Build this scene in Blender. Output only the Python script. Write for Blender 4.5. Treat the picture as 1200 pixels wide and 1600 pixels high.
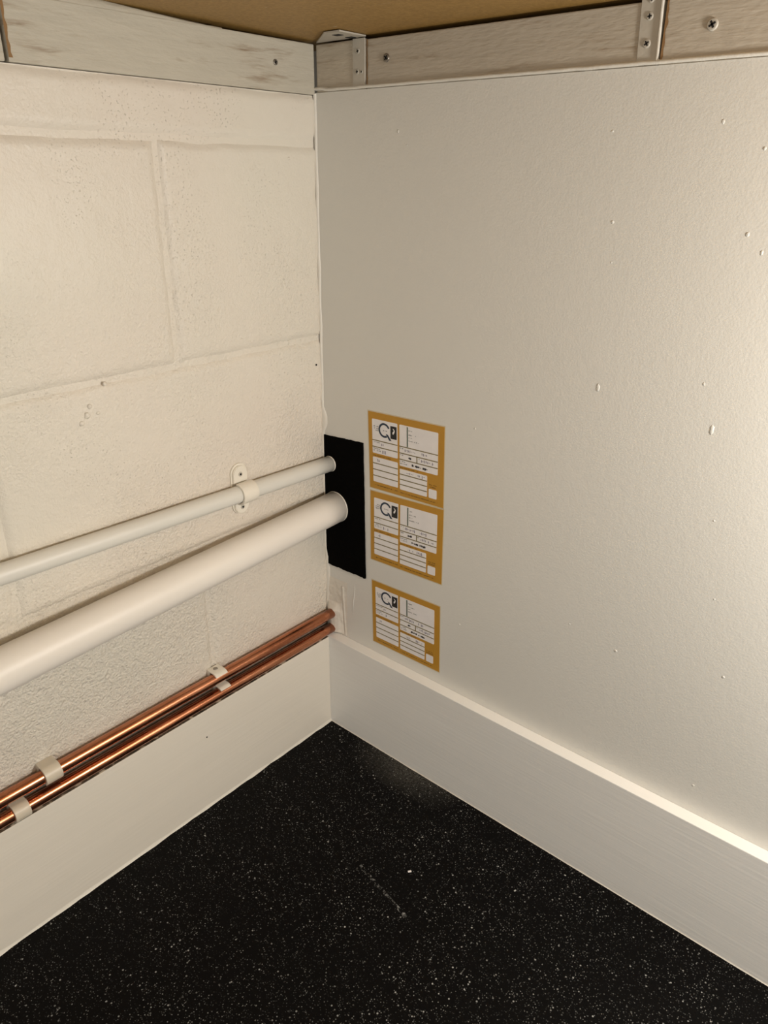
import bpy, bmesh, math, random
from mathutils import Vector, Matrix, noise

for o in list(bpy.data.objects):
    bpy.data.objects.remove(o, do_unlink=True)
SC = bpy.context.scene
COL = SC.collection
random.seed(7)

# ------------------------------------------------------------------ camera
R = Matrix(((0.75752, -0.27238, 0.59328), (0.65277, 0.30511, -0.6934), (0.00785, 0.91253, 0.40893)))
cam = bpy.data.cameras.new('camera')
cam.sensor_fit = 'VERTICAL'; cam.sensor_height = 36.0; cam.lens = 1179.21 / 1600 * 36
cam.clip_start = 0.01
co = bpy.data.objects.new('camera', cam); COL.objects.link(co)
m4 = R.to_4x4(); m4.translation = (0.70467, -0.69568, 0.79679)
co.matrix_world = m4
SC.camera = co

# ------------------------------------------------------------------ light and exposure
w = bpy.data.worlds.new('world'); SC.world = w; w.use_nodes = True
w.node_tree.nodes['Background'].inputs[0].default_value = (1.0, 0.955, 0.885, 1)
w.node_tree.nodes['Background'].inputs[1].default_value = 0.25
def lamp(name, loc, power, color, size):
    l = bpy.data.lights.new(name, 'POINT'); l.energy = power; l.color = color; l.shadow_soft_size = size
    o = bpy.data.objects.new(name, l); o.location = loc; COL.objects.link(o); return o
lamp('work_lamp', (0.95, -0.145, 0.675), 16.0, (1.0, 0.955, 0.885), 0.05)
# unseen area light added behind the camera to fill both walls
dl = bpy.data.lights.new('fill_light', 'AREA'); dl.shape = 'RECTANGLE'; dl.size = 1.0; dl.size_y = 1.3; dl.energy = 11.5; dl.color = (1.0, 0.965, 0.90)
do = bpy.data.objects.new('fill_light', dl); do.location = (1.35, -1.9, 0.75); COL.objects.link(do)
do.rotation_euler = (Vector((0.15, 0, 0.45)) - do.location).to_track_quat('-Z', 'Y').to_euler()
SC.view_settings.view_transform = 'Standard'; SC.view_settings.look = 'None'
SC.view_settings.gamma = 1.0; SC.view_settings.use_curve_mapping = False
SC.view_settings.exposure = 0.04

# ------------------------------------------------------------------ material helpers
class NT:
    def __init__(s, name, rough=0.6, metal=0.0, spec=0.5):
        s.m = bpy.data.materials.new(name); s.m.use_nodes = True
        s.t = s.m.node_tree; s.b = s.t.nodes['Principled BSDF']
        s.b.inputs['Roughness'].default_value = rough; s.b.inputs['Metallic'].default_value = metal
        s.b.inputs['Specular IOR Level'].default_value = spec
        s.co = s.t.nodes.new('ShaderNodeTexCoord').outputs['Object']
    def n(s, typ, **kw):
        x = s.t.nodes.new(typ)
        for k, v in kw.items(): setattr(x, k, v)
        return x
    def l(s, a, b): s.t.links.new(a, b)
    def mapping(s, scale):
        x = s.n('ShaderNodeMapping'); x.inputs['Scale'].default_value = scale
        s.l(s.co, x.inputs[0]); return x.outputs[0]
    def noise(s, scale, detail=2.0, rough=0.5, vec=None):
        x = s.n('ShaderNodeTexNoise'); x.inputs['Scale'].default_value = scale
        x.inputs['Detail'].default_value = detail; x.inputs['Roughness'].default_value = rough
        s.l(vec or s.co, x.inputs['Vector']); return x.outputs[0]
    def ramp(s, fac, stops):
        x = s.n('ShaderNodeValToRGB'); e = x.color_ramp.elements
        while len(e) < len(stops): e.new(0.5)
        for i, (p, c) in enumerate(stops):
            e[i].position = p; e[i].color = (*c, 1) if len(c) == 3 else c
        s.l(fac, x.inputs[0]); return x.outputs[0]
    def mix(s, fac, a, b):
        x = s.n('ShaderNodeMix', data_type='RGBA')
        if isinstance(fac, (int, float)): x.inputs[0].default_value = fac
        else: s.l(fac, x.inputs[0])
        for sock, v in ((x.inputs[6], a), (x.inputs[7], b)):
            if isinstance(v, tuple): sock.default_value = (*v, 1)
            else: s.l(v, sock)
        return x.outputs[2]
    def math(s, op, a, b=0.0):
        x = s.n('ShaderNodeMath', operation=op)
        for i, v in enumerate((a, b)):
            if isinstance(v, (int, float)): x.inputs[i].default_value = v
            else: s.l(v, x.inputs[i])
        return x.outputs[0]
    def color(s, c):
        if isinstance(c, tuple): s.b.inputs['Base Color'].default_value = (*c, 1)
        else: s.l(c, s.b.inputs['Base Color'])
    def bump(s, h, strength, dist):
        x = s.n('ShaderNodeBump'); x.inputs['Strength'].default_value = strength; x.inputs['Distance'].default_value = dist
        s.l(h, x.inputs['Height']); s.l(x.outputs[0], s.b.inputs['Normal'])

def bw(v): return (v, v, v)

def mat_block():
    t = NT('painted_block', 0.42, spec=0.4)
    tone = t.noise(3.0, 2)
    paint = (t.ramp(tone, [(0.35, (0.705, 0.64, 0.555)), (0.65, (0.70, 0.66, 0.57))]))
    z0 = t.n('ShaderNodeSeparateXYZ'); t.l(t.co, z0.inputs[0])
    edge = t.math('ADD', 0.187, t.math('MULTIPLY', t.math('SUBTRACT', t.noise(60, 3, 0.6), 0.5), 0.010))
    brown_strip = t.math('LESS_THAN', z0.outputs[2], edge)             # darker brown strip low on the wall, behind the copper pipes
    t.color(t.mix(t.math('MULTIPLY', brown_strip, t.ramp(t.noise(40, 3), [(0.3, bw(1)), (0.7, bw(0.7))])), paint, (0.21, 0.165, 0.13)))
    st = t.noise(330, 3, 0.55)                       # stipple of thick masonry paint
    st2 = t.noise(120, 2, 0.5)
    zz = t.n('ShaderNodeSeparateXYZ'); t.l(t.co, zz.inputs[0])
    low = t.math('SUBTRACT', 1.55, t.math('MULTIPLY', zz.outputs[2], 1.6))      # thicker paint on the lower courses
    amt = t.math('MULTIPLY', t.ramp(t.noise(5.0, 2), [(0.35, bw(0.35)), (0.6, bw(1.0))]), low)
    pits = t.math('MAXIMUM', t.ramp(t.noise(430, 1), [(0.25, bw(0.0)), (0.34, bw(1.0))]), t.ramp(t.noise(9.0, 2), [(0.46, bw(1.0)), (0.58, bw(0.0))]))
    h = t.math('ADD', t.math('MULTIPLY', st, 0.7), t.math('MULTIPLY', st2, 0.6))
    h = t.math('ADD', t.math('MULTIPLY', h, amt), t.math('MULTIPLY', pits, 0.13))
    t.bump(h, 1.0, 0.0040)
    return t.m
def mat_panel():
    t = NT('painted_panel', 0.36, spec=0.45)
    t.color((0.70, 0.685, 0.635))
    h = t.math('ADD', t.math('MULTIPLY', t.noise(420, 2), 0.5), t.math('MULTIPLY', t.noise(110, 2), 0.5))
    t.bump(h, 0.28, 0.0013)
    return t.m
def mat_skirting(name, c, rough=0.33):
    t = NT(name, rough, spec=0.45)
    v = t.noise(14, 3, 0.6, t.mapping((0.25, 0.25, 3)))
    t.color(t.mix(t.ramp(v, [(0.3, bw(0)), (0.75, bw(0.35))]), c, tuple(x * 0.88 for x in c)))
    h = t.noise(120, 3, 0.6, t.mapping((0.08, 0.08, 2.2)))
    t.bump(h, 0.25, 0.0010)
    return t.m
def mat_raw_ledge():
    t = NT('unpainted_ledge', 0.8)
    t.color(t.ramp(t.noise(70, 3), [(0.40, (0.055, 0.045, 0.03)), (0.54, (0.16, 0.11, 0.07)), (0.62, (0.62, 0.53, 0.40))]))
    t.bump(t.noise(200, 3), 0.6, 0.002)
    return t.m
def mat_beam(name, along, c=(0.56, 0.49, 0.39)):
    t = NT(name, 0.6, spec=0.3)
    sc = (6, 60, 60) if along == 'x' else (60, 6, 60)
    g = t.noise(3.0, 4, 0.6, t.mapping(sc))
    worn = t.math('MULTIPLY', t.ramp(t.noise(4.2, 4, 0.7, t.mapping((sc[0] * .28, sc[1] * .28, 14))), [(0.52, bw(0)), (0.68, bw(1))]),
                  t.ramp(g, [(0.45, bw(0)), (0.62, bw(1))]))
    base = t.mix(t.ramp(g, [(0.3, bw(0.0)), (0.7, bw(1.0))]), tuple(x * 0.90 for x in c), c)
    t.color(t.mix(t.math('MULTIPLY', worn, 0.8), base, (0.20, 0.125, 0.065)))
    t.bump(t.math('ADD', g, t.noise(160, 2, 0.5, t.mapping((sc[0] * .1, sc[1] * .1, 2)))), 0.45, 0.0015)
    return t.m
def mat_hardboard():
    t = NT('brown_hardboard', 0.55, spec=0.3)
    f = t.ramp(t.noise(260, 3, 0.7), [(0.35, (0.26, 0.148, 0.038)), (0.7, (0.38, 0.228, 0.068))])
    sp = t.ramp(t.noise(60, 3, 0.6, t.mapping((0.5, 1.6, 1))), [(0.71, bw(0)), (0.74, bw(0.7))])
    t.color(t.mix(sp, f, (0.5, 0.42, 0.32)))
    t.bump(t.noise(400, 2), 0.2, 0.0008)
    return t.m
def mat_rubber():
    t = NT('speckled_rubber', 0.5, spec=0.08)
    def fleck(scale, thr, keep, vec=None):
        v = t.n('ShaderNodeTexVoronoi', feature='F1'); v.inputs['Scale'].default_value = scale
        t.l(vec or t.co, v.inputs['Vector'])
        d = t.ramp(v.outputs['Distance'], [(thr * 0.6, bw(1)), (thr, bw(0))])
        s = t.n('ShaderNodeSeparateColor'); t.l(v.outputs['Color'], s.inputs[0])
        k = t.ramp(s.outputs[0], [(keep, bw(0)), (min(keep + 0.35, 1), bw(1))])
        return t.math('MULTIPLY', d, k)
    a = fleck(420, 0.30, 0.55)
    b = fleck(170, 0.20, 0.60)
    c = fleck(330, 0.26, 0.25, t.mapping((1.0, 1.7, 1.0)))
    patch = t.ramp(t.noise(14, 3, 0.6), [(0.35, bw(0.35)), (0.65, bw(1.0))])
    f = t.math('ADD', t.math('MULTIPLY', a, 0.5), t.math('ADD', t.math('MULTIPLY', b, 0.9), t.math('MULTIPLY', c, 0.16)))
    f = t.math('MINIMUM', t.math('MULTIPLY', f, patch), 1.0)
    # pale dust swept against the right-hand skirting (x along the wall, y towards it)
    sx = t.n('ShaderNodeSeparateXYZ'); t.l(t.co, sx.inputs[0])
    dx = t.math('ABSOLUTE', t.math('SUBTRACT', sx.outputs[0], 0.175))
    dy = t.math('SUBTRACT', sx.outputs[1], -0.075)
    dm = t.math('MULTIPLY', t.math('MAXIMUM', t.math('SUBTRACT', 1.0, t.math('MULTIPLY', dx, 9.0)), 0.0), t.math('MAXIMUM', t.math('MULTIPLY', dy, 16.0), 0.0))
    dust = t.math('MULTIPLY', t.ramp(dm, [(0.08, bw(0)), (0.7, bw(1))]), t.ramp(t.noise(300, 4, 0.75), [(0.35, bw(0)), (0.75, bw(1))]))
    ln = t.math('ADD', t.math('ADD', sx.outputs[1], 0.1917), t.math('MULTIPLY', t.math('SUBTRACT', sx.outputs[0], 0.2414), 0.20))
    on = t.math('MULTIPLY', t.math('LESS_THAN', t.math('ABSOLUTE', ln), 0.0022), t.math('MULTIPLY', t.math('GREATER_THAN', sx.outputs[0], 0.238), t.math('LESS_THAN', sx.outputs[0], 0.335)))
    f = t.math('MAXIMUM', f, t.math('MULTIPLY', on, t.ramp(t.noise(190, 3, 0.7), [(0.5, bw(0)), (0.75, bw(0.6))])))
    col = t.mix(f, (0.0022, 0.0020, 0.0019), (0.52, 0.52, 0.50))
    t.color(t.mix(t.math('MULTIPLY', dust, 0.55), col, (0.20, 0.19, 0.165)))
    t.bump(t.noise(500, 2), 0.25, 0.0008)
    return t.m
def mat_pvc(name, c, rough=0.42):
    t = NT(name, rough, spec=0.45)
    t.color(t.mix(t.ramp(t.noise(9, 3), [(0.35, bw(0)), (0.7, bw(0.5))]), c, tuple(x * 0.93 for x in c)))
    t.bump(t.noise(140, 2, 0.5, t.mapping((1, 0.15, 1))), 0.1, 0.0008)
    return t.m
def mat_copper():
    t = NT('copper', 0.27, 1.0)
    f = t.noise(16, 4, 0.65, t.mapping((2, 0.6, 2)))
    t.color(t.ramp(f, [(0.3, (0.36, 0.125, 0.060)), (0.55, (0.58, 0.235, 0.125)), (0.75, (0.70, 0.33, 0.19))]))
    r = t.ramp(t.noise(60, 3, 0.6, t.mapping((1, 0.4, 1))), [(0.35, bw(0.18)), (0.7, bw(0.32))])
    t.l(r, t.b.inputs['Roughness'])
    t.bump(t.noise(90, 2), 0.06, 0.0008)
    return t.m
def mat_simple(name, c, rough=0.5, metal=0.0, nb=0.0, ns=200, spec=0.5):
    t = NT(name, rough, metal, spec)
    t.color(t.mix(t.ramp(t.noise(ns * 0.3, 2), [(0.3, bw(0)), (0.7, bw(1))]), tuple(x * 0.94 for x in c), c))
    if nb: t.bump(t.noise(ns, 3), nb, 0.0015)
    return t.m

M = dict(
    block=mat_block(), panel=mat_panel(), floor=mat_rubber(), ceil=mat_hardboard(),
    skl=mat_skirting('cream_skirting_paint', (0.76, 0.71, 0.62)), skr=mat_skirting('grey_white_skirting_paint', (0.84, 0.825, 0.785)),
    ledge=mat_raw_ledge(), beamx=mat_beam('whitewashed_timber_right', 'x', (0.50, 0.44, 0.355)), beamy=mat_beam('whitewashed_timber_left', 'y', (0.52, 0.48, 0.395)),
    post=mat_beam('whitewashed_timber_end', 'x', (0.53, 0.465, 0.37)),
    pvcg=mat_pvc('pale_grey_plastic', (0.69, 0.67, 0.61)), pvcw=mat_pvc('white_plastic', (0.80, 0.75, 0.68)),
    copper=mat_copper(), clip=mat_simple('white_clip_plastic', (0.80, 0.75, 0.65), 0.35),
    clipo=mat_simple('aged_clip_plastic', (0.62, 0.55, 0.44), 0.4), steel=mat_simple('painted_steel', (0.50, 0.46, 0.39), 0.45, 0.0, 0.15, 300),
    screw=mat_simple('screw_steel', (0.32, 0.29, 0.25), 0.35, 0.8), dark=mat_simple('dark_recess', (0.012, 0.010, 0.008), 0.9),
    black=mat_simple('black_sealant', (0.0022, 0.0020, 0.0017), 0.9, 0, 0.5, 260, 0.04),
    filler=mat_simple('painted_filler', (0.72, 0.67, 0.585), 0.45, 0, 0.35, 130), bead=mat_simple('painted_bead', (0.74, 0.70, 0.62), 0.45, 0, 0.4, 150),
    raw=mat_simple('raw_timber_edge', (0.27, 0.15, 0.06), 0.8, 0, 0.5, 200),
    yellow=mat_simple('ochre_print', (0.50, 0.25, 0.018), 0.45), white=mat_simple('white_print', (0.84, 0.81, 0.80), 0.45),
    ink=mat_simple('dark_ink', (0.035, 0.033, 0.04), 0.5), inkgrey=mat_simple('grey_ink', (0.13, 0.13, 0.13), 0.5), inkviolet=mat_simple('pen_ink', (0.10, 0.08, 0.15), 0.5),
    inkbrown=mat_simple('brown_ink', (0.16, 0.085, 0.012), 0.5), navy=mat_simple('navy_print', (0.010, 0.028, 0.06), 0.45), blackp=mat_simple('black_print', (0.006, 0.006, 0.007), 0.45),
    green=mat_simple('dark_green_print', (0.05, 0.09, 0.06), 0.5), grline=mat_simple('olive_rule_print', (0.20, 0.16, 0.06), 0.5),
    paperedge=mat_simple('sticker_backing', (0.62, 0.54, 0.38), 0.5),
)

# ------------------------------------------------------------------ mesh helpers
def obj(name, bm, mat, parent=None, smooth=False):
    me = bpy.data.meshes.new(name)
    bmesh.ops.recalc_face_normals(bm, faces=bm.faces[:]) if smooth != 'keep' else None
    bm.to_mesh(me); bm.free()
    for m in (mat if isinstance(mat, list) else [mat]): me.materials.append(m)
    if smooth is True:
        for p in me.polygons: p.use_smooth = True
    o = bpy.data.objects.new(name, me); COL.objects.link(o)
    if parent: o.parent = parent
    return o
def tag(o, label=None, cat=None, group=None, kind=None):
    if label: o['label'] = label
    if cat: o['category'] = cat
    if group: o['group'] = group
    if kind: o['kind'] = kind
    return o
def empty(name, loc=(0, 0, 0)):
    o = bpy.data.objects.new(name, None); o.empty_display_size = 0.01; COL.objects.link(o); o.location = loc; return o
def box(bm, a, b, bev=0.0):
    g = bmesh.ops.create_cube(bm, size=1.0)['verts']
    for v in g:
        v.co = Vector(((a[i] + b[i]) / 2 + v.co[i] * (b[i] - a[i]) for i in range(3)))
    if bev:
        es = list({e for v in g for e in v.link_edges})
        bmesh.ops.bevel(bm, geom=es, offset=bev, segments=2, profile=0.5, affect='EDGES')
    return bm
def B(a, b, bev=0.0): return box(bmesh.new(), a, b, bev)
def tube(bm, pts, radii, seg=32, caps=True):
    rings = []
    for i, p in enumerate(pts):
        p = Vector(p); d = (Vector(pts[min(i + 1, len(pts) - 1)]) - Vector(pts[max(i - 1, 0)])).normalized()
        u = d.cross(Vector((0, 0, 1))).normalized() if abs(d.z) < 0.9 else d.cross(Vector((1, 0, 0))).normalized()
        v = u.cross(d)
        r = radii[i] if isinstance(radii, (list, tuple)) else radii
        rings.append([bm.verts.new(p + (u * math.cos(2 * math.pi * k / seg) + v * math.sin(2 * math.pi * k / seg)) * r) for k in range(seg)])
    for a, b in zip(rings, rings[1:]):
        for k in range(seg): bm.faces.new((a[k], a[(k + 1) % seg], b[(k + 1) % seg], b[k]))
    if caps:
        bm.faces.new(rings[0][::-1]); bm.faces.new(rings[-1])
    return bm
def prism(bm, poly, f0, f1):
    """extrude polygon (list of 2D) between two mapping functions 2D->3D"""
    a = [bm.verts.new(f0(p)) for p in poly]; b = [bm.verts.new(f1(p)) for p in poly]
    n = len(poly)
    bm.faces.new(a); bm.faces.new(b[::-1])
    for i in range(n): bm.faces.new((a[i], b[i], b[(i + 1) % n], a[(i + 1) % n]))
    return bm
def fbm(x, y, z=0.0): return noise.noise(Vector((x, y, z)))

# ------------------------------------------------------------------ structure: floor, ceiling
FAR = 1.5
tag(obj('floor', B((-0.08, -FAR, -0.03), (FAR, 0.08, 0.0)), M['floor']), 'black rubber floor with white flecks', kind='structure')
cb = B((-0.08, -FAR, 0.9318), (FAR, 0.08, 0.95))
for v in cb.verts: v.co.z += -0.012 * v.co.y
tag(obj('ceiling', cb, M['ceil']), 'brown hardboard ceiling', kind='structure')

# ------------------------------------------------------------------ left wall: painted concrete blocks
wb = bmesh.new()
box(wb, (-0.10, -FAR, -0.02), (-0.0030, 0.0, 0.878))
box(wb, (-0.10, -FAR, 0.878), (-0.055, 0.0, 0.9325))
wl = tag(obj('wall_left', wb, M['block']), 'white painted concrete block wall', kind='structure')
J = 0.0022                                                  # half a joint
def block(y0, y1, z0, z1, seed):
    """front face as a grid with worn rounded arrises, sides running back into the joint"""
    st = 0.0034 if y0 > -0.7 else 0.008
    ny = max(6, int((y1 - y0) / st)); nz = max(4, int((z1 - z0) / st))
    bm = bmesh.new(); G = []
    for j in range(nz + 1):
        row = []
        for i in range(ny + 1):
            y = y0 + (y1 - y0) * i / ny; z = z0 + (z1 - z0) * j / nz
            wob = 0.0022 * fbm(y * 30, z * 30, seed)
            e = min(y - y0, y1 - y, z - z0, z1 - z) + wob
            k = max(0.0, min(1.0, e / 0.0068)); k = k * k * (3 - 2 * k)
            x = -0.0036 + 0.0036 * k + 0.0005 * fbm(y * 22, z * 22, seed + 5) * k + 0.0004 * fbm(y * 90, z * 90, seed) * k
            if z0 > 0.6 and z1 < 0.85 and abs(y + 0.2148) < 0.02:      # ridge of thick paint beside the upper upright joint
                yr = -0.2138 - 0.0012 * (0.8 - z) / 0.175 + 0.0012 * fbm(z * 45, 11)
                x += 0.0017 * math.exp(-((y - yr) / 0.0019) ** 2) * max(0.15, 0.6 + fbm(z * 60, 2))
            row.append(bm.verts.new((x, y, z)))
        G.append(row)
    for j in range(nz):
        for i in range(ny): bm.faces.new((G[j][i], G[j][i + 1], G[j + 1][i + 1], G[j + 1][i]))
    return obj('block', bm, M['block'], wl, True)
ZJ = [0.1525, 0.3775, 0.6025, 0.8275]
seams = {0: [0.0, -0.2118, -0.6568, -1.10, -FAR], 1: [0.0, -0.4385, -0.883, -1.33, -FAR], 2: [0.0, -0.2195, -0.664, -1.11, -FAR], 3: [0.0, -0.4385, -0.883, -1.33, -FAR]}
n = 0
for c, ys in seams.items():
    z0 = ZJ[c] + J; z1 = (ZJ[c + 1] - J) if c < 3 else 0.8782
    for a, b in zip(ys, ys[1:]):
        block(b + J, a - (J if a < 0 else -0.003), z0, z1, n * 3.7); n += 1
# small paint blobs and a hole on the wall
def blob(name, pos, r, parent, axis, mat, sz=1.0):
    bm = bmesh.new(); bmesh.ops.create_icosphere(bm, subdivisions=2, radius=1.0)
    for v in bm.verts:
        d = 1 + 0.35 * fbm(v.co.x * 1.7 + pos[0] * 900, v.co.y * 1.7 + pos[1] * 900, v.co.z * 1.7 + pos[2] * 77)
        s = [r, r, r * sz]; s[axis] = r * (0.55 if axis == 0 else 0.32)
        v.co = Vector((pos[0] + v.co.x * s[0] * d, pos[1] + v.co.y * s[1] * d, pos[2] + v.co.z * s[2] * d))
    return obj(name, bm, mat, parent, True)
for y, z, r in ((-0.3297, 0.5806, .0028), (-0.3340, 0.572, .0036), (-0.3406, 0.5651, .0030), (-0.322, 0.572, .002), (-0.148, 0.395, .0016), (-0.31, 0.60, .0022), (-0.045, 0.812, .0018)):
    blob('paint_blob', (0.0, y, z), r, wl, 0, M['block'])
hb = tube(bmesh.new(), [(-0.002, -0.011, 0.5683), (0.0006, -0.011, 0.5683)], 0.0013, 10)
obj('nail_hole', hb, M['dark'], wl)

# ------------------------------------------------------------------ right wall: painted board
wr = tag(obj('wall_right', B((-0.002, 0.0, -0.02), (FAR, 0.0125, 0.8806)), M['panel']), 'smooth white painted board wall', kind='structure')
wrb = obj('wall_backing', B((-0.10, 0.050, -0.02), (FAR, 0.08, 0.9325)), M['panel'], wr)
for x, z, r, s in ((0.3875, 0.6047, .0024, 2.0), (0.5022, 0.5860, .0023, 2.6), (0.5006, 0.7535, .0019, 1.2), (0.2452, 0.5314, .0015, 1), (0.3814, 0.7582, .0016, 1.2),
                   (0.5011, 0.8174, .0016, 1.2), (0.4467, 0.3197, .0020, 1), (0.5586, 0.3393, .0018, 1), (0.5538, 0.1945, .0016, 1), (0.3893, 0.3301, .0013, 1),
                   (0.5143, 0.7401, .0015, 1.8), (0.4654, 0.8373, .0015, 1.4), (0.3709, 0.8327, .0013, 1), (0.1247, 0.8386, .0016, 1.5), (0.2395, 0.2658, .0016, 1), (0.488, 0.626, .0013, 1.5), (0.385, 0.7232, .0012, 1),
                   (0.137, 0.825, .0011, 1), (0.52, 0.50, .0013, 1), (0.535, 0.42, .0012, 1)):
    blob('paint_drip', (x, 0.0, z), r * 0.85, wr, 1, M['panel'], s)

# caulk strip in the corner
bm = bmesh.new(); prev = None; N = 60
for i in range(N + 1):
    z = 0.165 + (0.8800 - 0.165) * i / N
    wd = 0.0016 + 0.0012 * fbm(z * 30, 1.0) + (0.0058 if 0.475 < z < 0.507 else 0.004 if 0.20 < z < 0.285 else 0.0)
    wd = max(0.001, wd)
    ring = [bm.verts.new(p) for p in ((-0.001, -0.0022, z), (wd * 0.6, -0.0020 - 0.0006 * fbm(z * 80, 3), z), (wd, 0.0002, z))]
    if prev:
        for k in range(2): bm.faces.new((prev[k], prev[k + 1], ring[k + 1], ring[k]))
    prev = ring
tag(obj('trim_1', bm, M['bead'], None, True), 'bead of caulk in the wall corner', kind='structure')
# bead along the top of the board
bm = bmesh.new(); prev = None; N = 150
for i in range(N + 1):
    x = 0.0 + (FAR) * i / N
    a = 0.0020 + 0.0007 * fbm(x * 40, 2.0); dz = 0.0004 * fbm(x * 60, 8.0) + (0.0016 if x < 0.02 else 0)
    ring = [bm.verts.new(p) for p in ((x, 0.003, 0.8812 + dz), (x, 0.0006 - a, 0.8818 + dz), (x, 0.0003 - a, 0.8840 + dz), (x, 0.0030, 0.8856 + dz))]
    if prev:
        for k in range(3): bm.faces.new((prev[k], prev[k + 1], ring[k + 1], ring[k]))
    prev = ring
tag(obj('trim_2', bm, M['bead'], None, True), 'painted bead above the board', kind='structure')

# ------------------------------------------------------------------ skirtings
T = 0.0164; H = 0.159
def skirting(name, a, b, mats, label, raw_top):
    bm = B(a, b, 0.0008)
    bmesh.ops.recalc_face_normals(bm, faces=bm.faces[:]); bm.normal_update()
    for f in bm.faces:
        f.material_index = 1 if (raw_top and f.normal.z > 0.9 and abs(f.calc_center_median().z - b[2]) < 1e-4) else 0
    if raw_top:                                              # the top edge dips away from the corner
        bmesh.ops.bisect_plane(bm, geom=bm.verts[:] + bm.edges[:] + bm.faces[:], plane_co=(0, -0.45, 0), plane_no=(0, 1, 0))
        for v in bm.verts:
            if v.co.z > 0.1: v.co.z -= 0.0012 + 0.0012 * min(1.0, -v.co.y / 0.45)
    return tag(obj(name, bm, mats, None, 'keep'), label, kind='structure')
skirting('baseboard_left', (-0.003, -FAR, 0.0), (T, -T, H), [M['skl'], M['ledge']], 'cream painted skirting board under copper pipes', True)
skirting('baseboard_right', (-0.003, -T, 0.0), (FAR, 0.0, H), [M['skr'], M['skr']], 'white painted skirting board with bright top ledge', False)
bl = [o for o in COL.objects if o.name == 'baseboard_left'][0]
obj('nail_hole', tube(bmesh.new(), [(T - 0.001, -0.2475, 0.1154), (T + 0.0004, -0.2475, 0.1154)], 0.0011, 10), M['dark'], bl)
# sealant along the foot of each skirting
def foot(name, label, f, N=120, amp=1.0):
    bm = bmesh.new(); prev = None
    for i in range(N + 1):
        s = i / N * 1.4
        a = max(0.0006, (0.0018 + 0.0018 * fbm(s * 35, 4.0) + 0.001 * fbm(s * 120, 9.0)) * amp)
        ring = [bm.verts.new(f(s, 0, a * 1.5 + 0.001)), bm.verts.new(f(s, a * 0.6, a * 0.5)), bm.verts.new(f(s, a, 0.0002))]
        if prev:
            for k in range(2): bm.faces.new((prev[k], prev[k + 1], ring[k + 1], ring[k]))
        prev = ring
    return tag(obj(name, bm, M['bead'], None, True), label, kind='structure')
foot('trim_3', 'thin sealant line at foot of left skirting', lambda s, o, z: (T + o, -T - s, z))
foot('trim_4', 'thin sealant line at foot of right skirting', lambda s, o, z: (T + s, -T - o, z), amp=0.35)

# ------------------------------------------------------------------ timber battens at the top
def batten(a, b, mat, label, sagx=None):
    return tag(obj('timber_batten', B(a, b, 0.0012), mat), label, 'timber batten', 'whitewashed battens under the ceiling')
lb = batten((-0.050, -0.3525, 0.8787), (0.0, 0.0, 0.9288), M['beamy'], 'whitewashed timber batten along top of the block wall, with one dark screw')
batten((-0.050, -1.2, 0.8787), (0.0, -0.3555, 0.9288), M['beamy'], 'whitewashed timber batten end cut off at the top left picture edge')
batten((0.0008, 0.002, 0.8802), (0.0760, 0.048, 0.9285), M['post'], 'short timber batten piece in the corner, carrying the punched corner strap')
batten((0.0782, 0.002, 0.8802), (0.4018, 0.048, 0.9275), M['beamx'], 'longest whitewashed timber batten above the board wall, between the two straps')
batten((0.4050, 0.001, 0.8802), (FAR, 0.048, 0.9282), M['beamx'], 'scuffed whitewashed timber batten at top right, with one cross-head screw')
bm = bmesh.new(); prev = None
for i in range(61):
    y = -0.128 - 1.2 * i / 60; a = 0.0012 + 0.0006 * fbm(y * 60, 6.0); zc_ = 0.9318 - 0.012 * y; zc_ = 0.9290 + (zc_ - 0.9290) * min(1.0, i / 7)
    ring = [bm.verts.new(p) for p in ((-0.0006, y, 0.9280), (-0.0006, y, 0.9296), (-0.0010, y, zc_ - 0.0006), (-0.003, y, zc_ + 0.0005))]
    if prev:
        for k in range(3): bm.faces.new((prev[k], prev[k + 1], ring[k + 1], ring[k]))
    prev = ring
tag(obj('trim_5', bm, M['beamy'], None, True), 'paint-filled gap between left batten and ceiling', kind='structure')
# raw, unpainted ends seen in the gaps
def ragged(name, ys, z0, z1, axis, parent, seed, wmax):
    bm = bmesh.new(); N = 24; prev = None
    for i in range(N + 1):
        z = z0 + (z1 - z0) * i / N
        wd = wmax * (0.55 + 0.6 * fbm(z * 140, seed)); wd = max(0.0006, wd)
        if axis == 'x': ring = [bm.verts.new((ys, 0.0014 if seed < 5 else 0.0006, z)), bm.verts.new((ys + wd, 0.0014 if seed < 5 else 0.0006, z))]
        else: ring = [bm.verts.new((0.0004, ys, z)), bm.verts.new((0.0004, ys + wd, z))]
        if prev: bm.faces.new((prev[0], prev[1], ring[1], ring[0]))
        prev = ring
    return obj(name, bm, M['raw'], parent)
bts = [o for o in COL.objects if o.name.startswith('timber_batten')]
ragged('unpainted_edge', -0.3522, 0.882, 0.9285, 'y', bts[0], 2, 0.0042)
ragged('unpainted_edge', 0.0783, 0.884, 0.9270, 'x', bts[3], 1, 0.0022)
ragged('unpainted_edge', 0.4051, 0.884, 0.9275, 'x', bts[4], 7, 0.0036)

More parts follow.
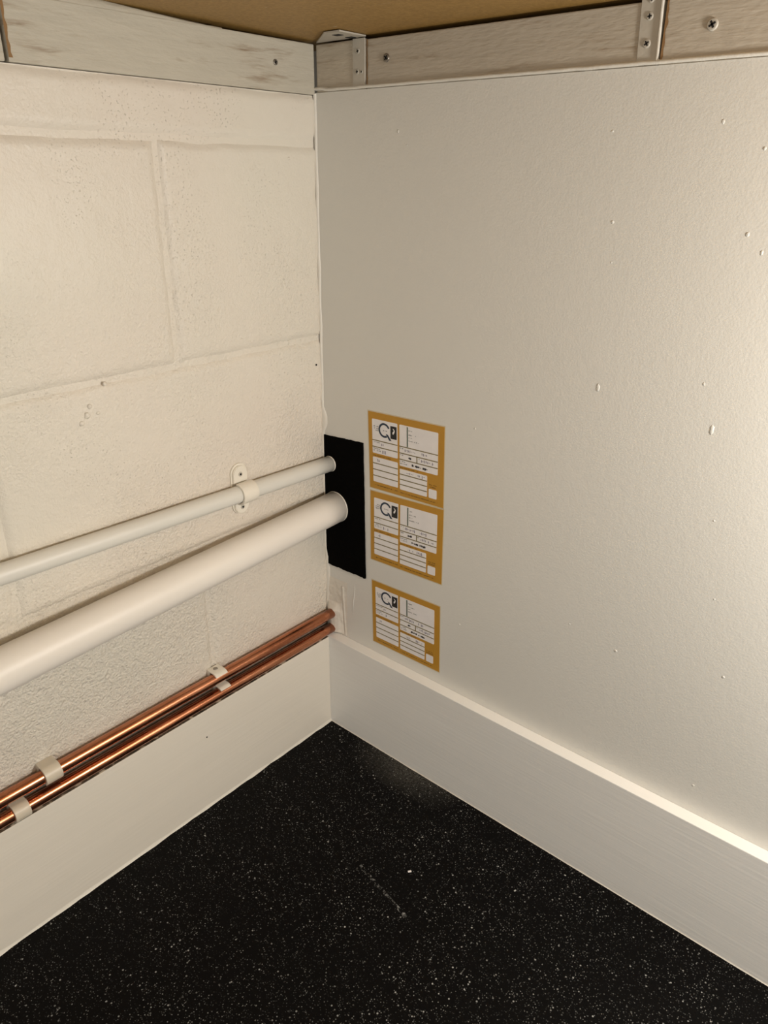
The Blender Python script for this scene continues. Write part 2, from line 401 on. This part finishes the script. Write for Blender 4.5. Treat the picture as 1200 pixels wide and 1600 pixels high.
def screw(p, nrm, r, label, group=None, parent=None, mat=None, rot=0.5):
    """countersunk cross-head screw: dished head with a recessed cross"""
    nrm = Vector(nrm); u = Vector((0, 1, 0)) if abs(nrm.x) > .5 else Vector((1, 0, 0)); v = Vector((0, 0, 1))
    P = Vector(p)
    bm = bmesh.new(); seg = 20; prof = [(1.0, 0.0), (0.97, 0.28), (0.8, 0.36), (0.45, 0.30), (0.0, 0.26)]
    rings = []
    for rr, hh in prof[:-1]:
        rings.append([bm.verts.new(P + (u * math.cos(2 * math.pi * k / seg) + v * math.sin(2 * math.pi * k / seg)) * r * rr + nrm * r * hh) for k in range(seg)])
    c = bm.verts.new(P + nrm * r * prof[-1][1])
    for a, b in zip(rings, rings[1:]):
        for k in range(seg): bm.faces.new((a[k], a[(k + 1) % seg], b[(k + 1) % seg], b[k]))
    for k in range(seg): bm.faces.new((rings[-1][k], rings[-1][(k + 1) % seg], c))
    s = obj('screw', bm, mat or M['screw'], parent, True)
    bm = bmesh.new()
    for a in (rot, rot + math.pi / 2):
        d = u * math.cos(a) + v * math.sin(a); e = nrm.cross(d)
        q = [P + d * (i * r * 0.62) + e * (j * r * 0.17) + nrm * r * 0.345 for i, j in ((-1, -1), (1, -1), (1, 1), (-1, 1))]
        q2 = [x + nrm * r * 0.04 for x in q]
        va = [bm.verts.new(x) for x in q]; vb = [bm.verts.new(x) for x in q2]
        bm.faces.new(vb); bm.faces.new(va[::-1])
        for i in range(4): bm.faces.new((va[i], va[(i + 1) % 4], vb[(i + 1) % 4], vb[i]))
    if parent is None or parent.parent is None:
        obj('cross_slot', bm, M['dark'], s)
    else:
        bm.free()
    if label: tag(s, label, 'screw', group)
    return s
screw((0.0, -0.0592, 0.9059), (1, 0, 0), 0.0030, 'dark screw head in the left batten near the corner', rot=0.3)
screw((0.1058, 0.002, 0.9081), (0, -1, 0), 0.0042, 'dark screw head in the batten just right of the corner strap', rot=0.9)
screw((0.4442, 0.001, 0.9059), (0, -1, 0), 0.0045, 'cross-head screw with pale ring in the top right batten', mat=M['steel'], rot=0.5)

# metal straps nailed over the batten joints
def strap(x0, x1, y, z0, z1, label, nails, slant=0.0):
    root = empty('metal_strap', ((x0 + x1) / 2, y, z0)); L = Vector(root.location)
    tag(root, label, 'metal strap')
    bm = bmesh.new()
    poly = [(x0 + slant, z0), (x1 + slant, z0), (x1, z1), (x0, z1)]
    prism(bm, poly, lambda p: Vector((p[0], y, p[1])) - L, lambda p: Vector((p[0], y - 0.0011, p[1])) - L)
    bmesh.ops.bevel(bm, geom=bm.edges[:], offset=0.0003, segments=1, affect='EDGES')
    obj('plate', bm, M['steel'], root)
    for (nx, nz, nr) in nails:
        screw(Vector((nx, y - 0.0010, nz)) - L, (0, -1, 0), nr, None, None, root, M['steel'], rot=random.random())
    return root, L
s1, L1 = strap(0.0582, 0.0760, 0.002, 0.8845, 0.9290, 'punched metal strap on the short corner batten, bent under the ceiling', [(0.0660, 0.9171, .0026), (0.0650, 0.8979, .0026), (0.0712, 0.8975, .0018)])
fl = bmesh.new()
poly = [(0.002, 0.002), (0.0765, 0.002), (0.0765, -0.0385), (0.0540, -0.0385)]
prism(fl, poly, lambda p: Vector((p[0], p[1], 0.9312)) - L1, lambda p: Vector((p[0], p[1], 0.9298)) - L1)
obj('flange', fl, M['steel'], s1)
sl = bmesh.new()
for cx, cy in ((0.0600, -0.0235), (0.0600, -0.0035)):
    box(sl, Vector((cx - 0.0048, cy - 0.0040, 0.9294)) - L1, Vector((cx + 0.0048, cy + 0.0036, 0.9300)) - L1)
obj('slot', sl, M['dark'], s1)
s2, L2 = strap(0.3828, 0.4008, 0.002, 0.8815, 0.9300, 'grey painted metal strap over the batten joint at upper right', [(0.3916, 0.9166, .0030), (0.3919, 0.8973, .0034), (0.3912, 0.9285, .0026)], 0.0018)
fd = bmesh.new()
prism(fd, [(0.4008, 0.930), (0.4026, 0.8815), (0.4036, 0.8815), (0.4019, 0.930)], lambda p: Vector((p[0], 0.003, p[1])) - L2, lambda p: Vector((p[0], -0.0012, p[1])) - L2)
tag(obj('folded_edge', fd, M['bead'], s2), 'white painted folded edge')

# ------------------------------------------------------------------ black firestop patch
out = [(-0.0012, 0.4707), (0.0731, 0.4749), (0.0771, 0.2736), (0.0016, 0.2725)]
poly = []
for i in range(4):
    a, b = Vector(out[i]), Vector(out[(i + 1) % 4]); k = 26 if i % 2 == 0 else 40
    nrm = Vector((-(b - a).y, (b - a).x)).normalized()
    for j in range(k):
        t = j / k; p = a.lerp(b, t)
        amp = (0.0006, 0.0004, 0.0016, 0.0008)[i]
        p += nrm * amp * (fbm(i * 9 + t * 14, 3.3) + 0.7 * fbm(i * 5 + t * 40, 7.7))
        poly.append((p.x, p.y))
bm = bmesh.new(); prism(bm, poly, lambda p: Vector((p[0], 0.0004, p[1])), lambda p: Vector((p[0], -0.0016, p[1])))
tag(obj('firestop_patch', bm, M['black']), 'black sealing patch in the corner where the two white pipes enter the wall', 'patch')

# ------------------------------------------------------------------ pipes
def pipe(name, ax, slope_x, az, slope_z, r, mat, label, cat, group=None, yend=-0.0016, seg=48):
    N = 40; pts = []
    for i in range(N + 1):
        y = yend + (-FAR - yend) * i / N
        pts.append((ax + slope_x * max(y, -0.6), y, az + slope_z * max(y, -0.6)))
    bm = tube(bmesh.new(), pts, r, seg)
    return tag(obj(name, bm, mat, None, True), label, cat, group)
P1 = pipe('overflow_pipe', 0.0122, 0.0, 0.4312, -0.0255, 0.0107, M['pvcg'], 'thin pale grey plastic pipe held by a white saddle clip on the block wall', 'pipe')
P2 = pipe('waste_pipe', 0.0225, -0.022, 0.3695, 0.0290, 0.0220, M['pvcw'], 'thick white plastic waste pipe running below the thin clipped pipe', 'pipe')
def collar(parent, cx, cz, r, y, label):
    bm = bmesh.new()
    tube(bm, [(cx, y - 0.0016, cz), (cx, y - 0.0010, cz), (cx, y - 0.0003, cz), (cx, y, cz)], [r + 0.0001, r + 0.0004, r + 0.0005, r + 0.0002], 48, False)
    return tag(obj('sealing_ring', bm, M['clip'], parent, True), label)
collar(P2, 0.0225, 0.3695, 0.0220, -0.0016, 'white ring where the pipe meets the patch')
collar(P1, 0.0122, 0.4312, 0.0107, -0.0016, 'white ring where the pipe meets the patch')
CX = 0.0130
C1 = pipe('copper_pipe', CX, 0, 0.1936, 0.0, 0.0076, M['copper'], 'upper of the two parallel copper pipes above the left skirting', 'pipe', 'copper pipes', -0.0005, 32)
C2 = pipe('copper_pipe', CX, 0, 0.1685, 0.0, 0.0076, M['copper'], 'lower of the two parallel copper pipes, just over the skirting top', 'pipe', 'copper pipes', -0.0005, 32)

# white saddle clip on the overflow pipe
cy = -0.1515; cz = 0.4312 + 0.0255 * 0.1515; cx = 0.0122; hw = 0.0125
root = empty('saddle_clip', (0.0, cy, cz)); tag(root, 'white two-screw saddle clip around the thin grey pipe', 'pipe clip')
def stadium(hw, zt, zb, seg=14):
    pts = []
    for k in range(seg + 1):
        a = math.pi * k / seg; pts.append((hw * math.cos(a), zt - hw + hw * math.sin(a)))
    for k in range(seg + 1):
        a = math.pi + math.pi * k / seg; pts.append((hw * math.cos(a), zb + hw + hw * math.sin(a)))
    return pts
bm = bmesh.new(); prism(bm, stadium(hw, 0.0355, -0.0310), lambda p: Vector((-0.0005, p[0], p[1])), lambda p: Vector((0.0022, p[0], p[1])))
obj('back_plate', bm, M['clip'], root)
# saddle: strip swept lug - over pipe - lug
bm = bmesh.new(); path = []; rr = 0.0107 + 0.0006; th = 0.0022
for k in range(25):
    a = math.radians(100 - 200 * k / 24)
    path.append((cx + rr * math.cos(a), rr * math.sin(a), math.cos(a), math.sin(a)))
A_ = [bm.verts.new((p[0], s * hw * 0.92, p[1])) for p in path for s in (-1, 1)]
B_ = [bm.verts.new((p[0] + p[2] * th, s * hw * 0.92, p[1] + p[3] * th)) for p in path for s in (-1, 1)]
for k in range(24):
    a, b, c, d = A_[2 * k], A_[2 * k + 1], A_[2 * k + 3], A_[2 * k + 2]; bm.faces.new((a, b, c, d))
    e, f, g, h = B_[2 * k], B_[2 * k + 1], B_[2 * k + 3], B_[2 * k + 2]; bm.faces.new((h, g, f, e))
    bm.faces.new((a, d, h, e)); bm.faces.new((b, f, g, c))
bm.faces.new((A_[0], B_[0], B_[1], A_[1])); bm.faces.new((A_[-2], A_[-1], B_[-1], B_[-2]))
obj('saddle', bm, M['clip'], root, False)
for up in (1, -1):
    bm = bmesh.new(); w2 = hw * 0.86
    z_in = up * 0.0118; z_out = up * (0.0330 if up > 0 else 0.0300)
    pts = [(w2, z_in)]
    for k in range(13):
        a = math.pi * k / 12; pts.append((w2 * math.cos(a), z_out - up * w2 + up * w2 * math.sin(a)))
    pts.append((-w2, z_in))
    prism(bm, pts, lambda p: Vector((0.0023, p[0], p[1])), lambda p: Vector((0.0052, p[0], p[1])))
    bmesh.ops.bevel(bm, geom=[e for e in bm.edges if all(abs(v.co.x - 0.0052) < 1e-6 for v in e.verts)], offset=0.0008, segments=2, affect='EDGES')
    lug = obj('lug', bm, M['clip'], root)
    s = screw((0.0050, 0.0, up * (0.0222 if up > 0 else 0.0216)), (1, 0, 0), 0.0030, None, None, lug, M['steel'])
    bm = tube(bmesh.new(), [(0.0058, 0.0, up * (0.0222 if up > 0 else 0.0216)), (0.0064, 0.0, up * (0.0222 if up > 0 else 0.0216))], 0.0014, 10)
    obj('screw_recess', bm, M['dark'], lug)

# clips on the copper pipes
def cclip(y, z, a0, a1, wd, mat, label, th=0.0024, base=True, r=0.0076, screwtop=False):
    root = empty('copper_pipe_clip', (0.0, y, z)); tag(root, label, 'pipe clip', 'white clips on the copper pipes')
    h = wd / 2
    bm = bmesh.new(); n = 20; A = []; Bv = []
    for k in range(n + 1):
        a = math.radians(a0 + (a1 - a0) * k / n)
        for s in (-1, 1):
            A.append(bm.verts.new((CX + (r + 0.0002) * math.cos(a), s * h, (r + 0.0002) * math.sin(a))))
            Bv.append(bm.verts.new((CX + (r + th) * math.cos(a), s * h, (r + th) * math.sin(a))))
    for k in range(n):
        a, b, c, d = A[2 * k], A[2 * k + 1], A[2 * k + 3], A[2 * k + 2]; e, f, g, i = Bv[2 * k], Bv[2 * k + 1], Bv[2 * k + 3], Bv[2 * k + 2]
        bm.faces.new((a, b, c, d)); bm.faces.new((i, g, f, e)); bm.faces.new((a, d, i, e)); bm.faces.new((b, f, g, c))
    bm.faces.new((A[0], Bv[0], Bv[1], A[1])); bm.faces.new((A[-2], A[-1], Bv[-1], Bv[-2]))
    obj('band', bm, mat, root)
    bm = bmesh.new(); box(bm, (-0.0008, -h, -0.0060), (CX - r + 0.0006, h, r + 0.0018), 0.0006)
    obj('base', bm, mat, root)
    bm = bmesh.new(); box(bm, (0.0, -h, r + 0.0004), (CX, h, r + th), 0.0005)
    arm = obj('arm', bm, mat, root)
    if screwtop:
        bm = tube(bmesh.new(), [(0.0070, 0.0, r + th - 0.0004), (0.0070, 0.0, r + th + 0.0009)], [0.0034, 0.0026], 14)
        obj('screw', bm, M['screw'], root)
    return root
cclip(-0.4470, 0.1936, 95, -62, 0.0185, M['clipo'], 'cream plastic clip wrapped over the upper copper pipe, near the left picture edge', 0.0030)
cclip(-0.4860, 0.1685, 95, -62, 0.0165, M['clipo'], 'cream plastic clip wrapped over the lower copper pipe, lowest at the left picture edge', 0.0026)
cclip(-0.2170, 0.1936, 92, 38, 0.0180, M['clip'], 'white plastic clip with screw hooked over the upper copper pipe, midway along', 0.0024, screwtop=True)
cclip(-0.2120, 0.1685, 96, 46, 0.0160, M['clip'], 'white plastic clip hooked over the lower copper pipe, midway along', 0.0022)

# ------------------------------------------------------------------ filler around the copper pipes
def filler_h(x, z):
    e = min((x + 0.002) / 0.006, (0.044 - x) / 0.020, (z - 0.1592) / 0.004, (0.256 - z) / 0.02)
    e = max(0.0, min(1.0, e)); e = e * e * (3 - 2 * e)
    lump = 0.0016 + 0.0010 * fbm(x * 110, z * 90, 2) + 0.0003 * fbm(x * 380, z * 300, 5)
    lump += 0.0070 * math.exp(-((x - 0.014) / 0.012) ** 2) * max(0, min(1, (0.212 - z) / 0.012))
    xr = 0.0318 + (0.24 - z) * 0.055                        # raised ridge running down to the ledge
    lump += 0.0016 * math.exp(-((x - xr) / 0.0011) ** 2) * (1 if z < 0.243 else 0)
    lump -= 0.0014 * math.exp(-((x - xr + 0.0022) / 0.0010) ** 2) * (1 if z < 0.243 else 0)
    return max(-0.0004, lump * e)
bm = bmesh.new(); nx, nz = 56, 90; G = []
for j in range(nz + 1):
    z = 0.1588 + (0.257 - 0.1588) * j / nz
    G.append([bm.verts.new((x, -filler_h(x, z) + 0.0002, z)) for x in [(-0.002 + 0.047 * i / nx) for i in range(nx + 1)]])
for j in range(nz):
    for i in range(nx): bm.faces.new((G[j][i], G[j][i + 1], G[j + 1][i + 1], G[j + 1][i]))
tag(obj('filler_patch', bm, M['filler'], None, True), 'lumpy painted filler where the copper pipes enter the board wall', 'filler')
# fine paint run beside it
bm = tube(bmesh.new(), [(0.0560, 0.0004, 0.259), (0.0535, 0.0003, 0.236), (0.0515, 0.0003, 0.220), (0.0500, 0.0004, 0.198)], [0.0004, 0.0008, 0.0009, 0.0003], 8)
obj('paint_run', bm, M['panel'], wr, True)

# ------------------------------------------------------------------ three ochre stickers on the board
def sticker(c, label, seed):
    rnd = random.Random(seed)
    TL, TR, BR, BL = [Vector(p) for p in c]
    def P(u, v, y):
        p = TL.lerp(TR, u).lerp(BL.lerp(BR, u), v)
        return Vector((p.x, y, p.y))
    def quad(bm, u0, u1, v0, v1, y, back=None):
        poly = [(u0, v0), (u1, v0), (u1, v1), (u0, v1)]
        prism(bm, poly, lambda p: P(p[0], p[1], y), lambda p: P(p[0], p[1], (back if back is not None else y + 0.00015)))
    def rq(bm, u0, u1, v0, v1, y, r=0.012):
        poly = []
        for (cu, cv, a0) in ((u1 - r, v0 + r, -90), (u1 - r, v1 - r, 0), (u0 + r, v1 - r, 90), (u0 + r, v0 + r, 180)):
            for k in range(4):
                a = math.radians(a0 + 30 * k); poly.append((cu + r * math.cos(a), cv + r * math.sin(a)))
        prism(bm, poly, lambda p: P(p[0], p[1], y), lambda p: P(p[0], p[1], y + 0.00015))
    bm = bmesh.new(); quad(bm, 0, 1, 0, 1, -0.0003, 0.0002)
    root = tag(obj('firestop_label', bm, M['yellow']), label, 'sticker', 'ochre labels on the board')
    bm = bmesh.new(); quad(bm, -0.010, 1.010, -0.014, 1.012, -0.0001, 0.0002)
    obj('backing_edge', bm, M['paperedge'], root)
    Y1, Y2 = -0.00045, -0.0006
    L0, L1_, R0, R1 = 0.052, 0.400, 0.427, 0.925
    # the white form panels
    def field(u0, u1, v0, v1):
        bm = bmesh.new(); rq(bm, u0, u1, v0, v1, Y1); return obj('form_field', bm, M['white'], root)
    field(L0, L1_, 0.085, 0.525); field(R0, R1, 0.085, 0.605)
    field(L0, L1_, 0.575, 0.905); field(R0, 0.790, 0.612, 0.905) if False else None
    field(R0, 0.790, 0.655, 0.960) if False else field(R0, 0.790, 0.600 + 0.045, 0.915)
    field(0.812, 0.915, 0.800, 0.915)
    # ruled lines between the rows
    bm = bmesh.new()
    for v in (0.355, 0.440): quad(bm, L0, L1_, v - 0.006, v + 0.006, Y2)
    for v in (0.355, 0.440, 0.520): quad(bm, R0, R1, v - 0.006, v + 0.006, Y2)
    quad(bm, 0.652, 0.664, 0.440, 0.520, Y2)
    for k in range(1, 4):
        v = 0.575 + 0.33 * k / 4; quad(bm, L0, L1_, v - 0.006, v + 0.006, Y2)
        v = 0.645 + 0.27 * k / 4; quad(bm, R0, 0.790, v - 0.006, v + 0.006, Y2)
    obj('ruled_lines', bm, M['grline'], root)
    bm = bmesh.new(); quad(bm, 0.526, 0.540, 0.098, 0.345, Y2); obj('divider', bm, M['green'], root)
    # ring logo with a tail, like a letter Q, and a small line of print inside
    bm = bmesh.new(); W_ = (TR - TL).length; Hh = (BL - TL).length
    cu, cv, ro, ri = 0.222, 0.205, 0.0096, 0.0070
    n = 40; a0, a1 = math.radians(22), math.radians(318)      # v grows downwards
    O = []; I = []
    for k in range(n + 1):
        a = math.radians(70) + (math.radians(345) - math.radians(70)) * k / n + math.radians(-10)
        O.append((cu + ro * math.cos(a) / W_, cv + ro * math.sin(a) / Hh)); I.append((cu + ri * math.cos(a) / W_, cv + ri * math.sin(a) / Hh))
    vo = [bm.verts.new(P(*p, Y2)) for p in O]; vi = [bm.verts.new(P(*p, Y2)) for p in I]
    for k in range(n): bm.faces.new((vo[k], vo[k + 1], vi[k + 1], vi[k]))
    tail = [(0.020, 0.040), (0.048, 0.044), (0.098, 0.114), (0.066, 0.114)]
    bm.faces.new([bm.verts.new(P(cu + du, cv + dv, Y2)) for du, dv in tail])
    obj('ring_logo', bm, M['navy'], root)
    # black badge with a white curl over a bar of print
    bm = bmesh.new(); quad(bm, 0.306, 0.390, 0.130, 0.290, Y2 + 0.00005); bd = obj('badge', bm, M['blackp'], root)
    bm = bmesh.new()
    curl = [(0.336, 0.158), (0.352, 0.160), (0.366, 0.180), (0.362, 0.205), (0.346, 0.232), (0.334, 0.226), (0.336, 0.205), (0.350, 0.190), (0.350, 0.176)]
    bm.faces.new([bm.verts.new(P(u, v, Y2 - 0.0001)) for u, v in curl])
    obj('badge_curl', bm, M['white'], bd)
    # print and pen marks, too small to read in the photograph
    def marks(name, mat, runs, hgt, step, thick):
        bm = bmesh.new()
        for (u0, u1, v) in runs:
            u = u0
            while u < u1:
                if rnd.random() < 0.80:
                    w_ = step * rnd.uniform(0.35, 0.8); hh = hgt * rnd.uniform(0.5, 1.0); kind = rnd.random()
                    dv = rnd.uniform(-0.1, 0.1) * hgt
                    if kind < 0.4: quad(bm, u, u + thick, v - hh / 2 + dv, v + hh / 2 + dv, Y2)
                    elif kind < 0.7: quad(bm, u, u + w_, v - thick / 2 + dv, v + thick / 2 + dv, Y2)
                    else:
                        quad(bm, u, u + thick, v - hh / 2 + dv, v + hh / 2 + dv, Y2); quad(bm, u, u + w_, v + dv, v + thick + dv, Y2 - 0.00003)
                u += step
        return tag(obj(name, bm, mat, root), None, None, None, 'stuff')
    marks('small_print', M['inkgrey'], [(0.075, 0.145, 0.175), (0.075, 0.145, 0.200), (0.075, 0.140, 0.225), (0.19, 0.255, 0.208), (0.065, 0.155, 0.378), (0.065, 0.150, 0.462), (0.065, 0.165, 0.487),
           (0.435, 0.480, 0.378), (0.435, 0.480, 0.462), (0.672, 0.695, 0.462), (0.435, 0.520, 0.545), (0.435, 0.530, 0.572),
           (0.552, 0.610, 0.140), (0.552, 0.640, 0.190), (0.552, 0.600, 0.225), (0.552, 0.680, 0.265)], 0.016, 0.012, 0.005)
    marks('bold_print', M['ink'], [(0.525, 0.585, 0.482), (0.590, 0.680, 0.565), (0.700, 0.790, 0.568)], 0.030, 0.011, 0.013)
    marks('header_print', M['inkbrown'], [(0.055, 0.30, 0.552), (0.435, 0.66, 0.626), (0.82, 0.915, 0.745), (0.82, 0.915, 0.772), (0.08, 0.40, 0.948), (0.44, 0.90, 0.955)], 0.014, 0.014, 0.007)
    marks('handwriting', M['inkviolet'], [(0.18, 0.215, 0.395), (0.19, 0.255, 0.488), (0.115, 0.155, 0.612), (0.500, 0.545, 0.395), (0.565, 0.640, 0.395), (0.700, 0.790, 0.395), (0.715, 0.895, 0.480), (0.520, 0.620, 0.680), (0.665, 0.765, 0.680)], 0.040, 0.020, 0.006)
    return root
sticker([(0.0815, 0.5202), (0.2028, 0.5242), (0.2057, 0.4203), (0.0852, 0.4163)], 'ochre bordered white form sticker, topmost of the three on the board', 1)
sticker([(0.0858, 0.4114), (0.2064, 0.4180), (0.2080, 0.3135), (0.0868, 0.3090)], 'ochre bordered white form sticker in the middle, directly under the topmost one', 2)
sticker([(0.0885, 0.2760), (0.2074, 0.2795), (0.2107, 0.1777), (0.0916, 0.1760)], 'ochre bordered white form sticker, lowest, set apart just above the skirting', 3)

# ------------------------------------------------------------------ scuffs and a flake on the floor
fl = bmesh.new()
box(fl, (-0.0022, -0.0012, -0.0002), (0.0022, 0.0012, 0.0008), 0.0003)
o = tag(obj('paint_flake', fl, M['white']), 'tiny white paint flake lying on the black floor', 'flake'); o.location = (0.2912, -0.1572, 0.0002); o.rotation_euler = (0, 0, 0.9)
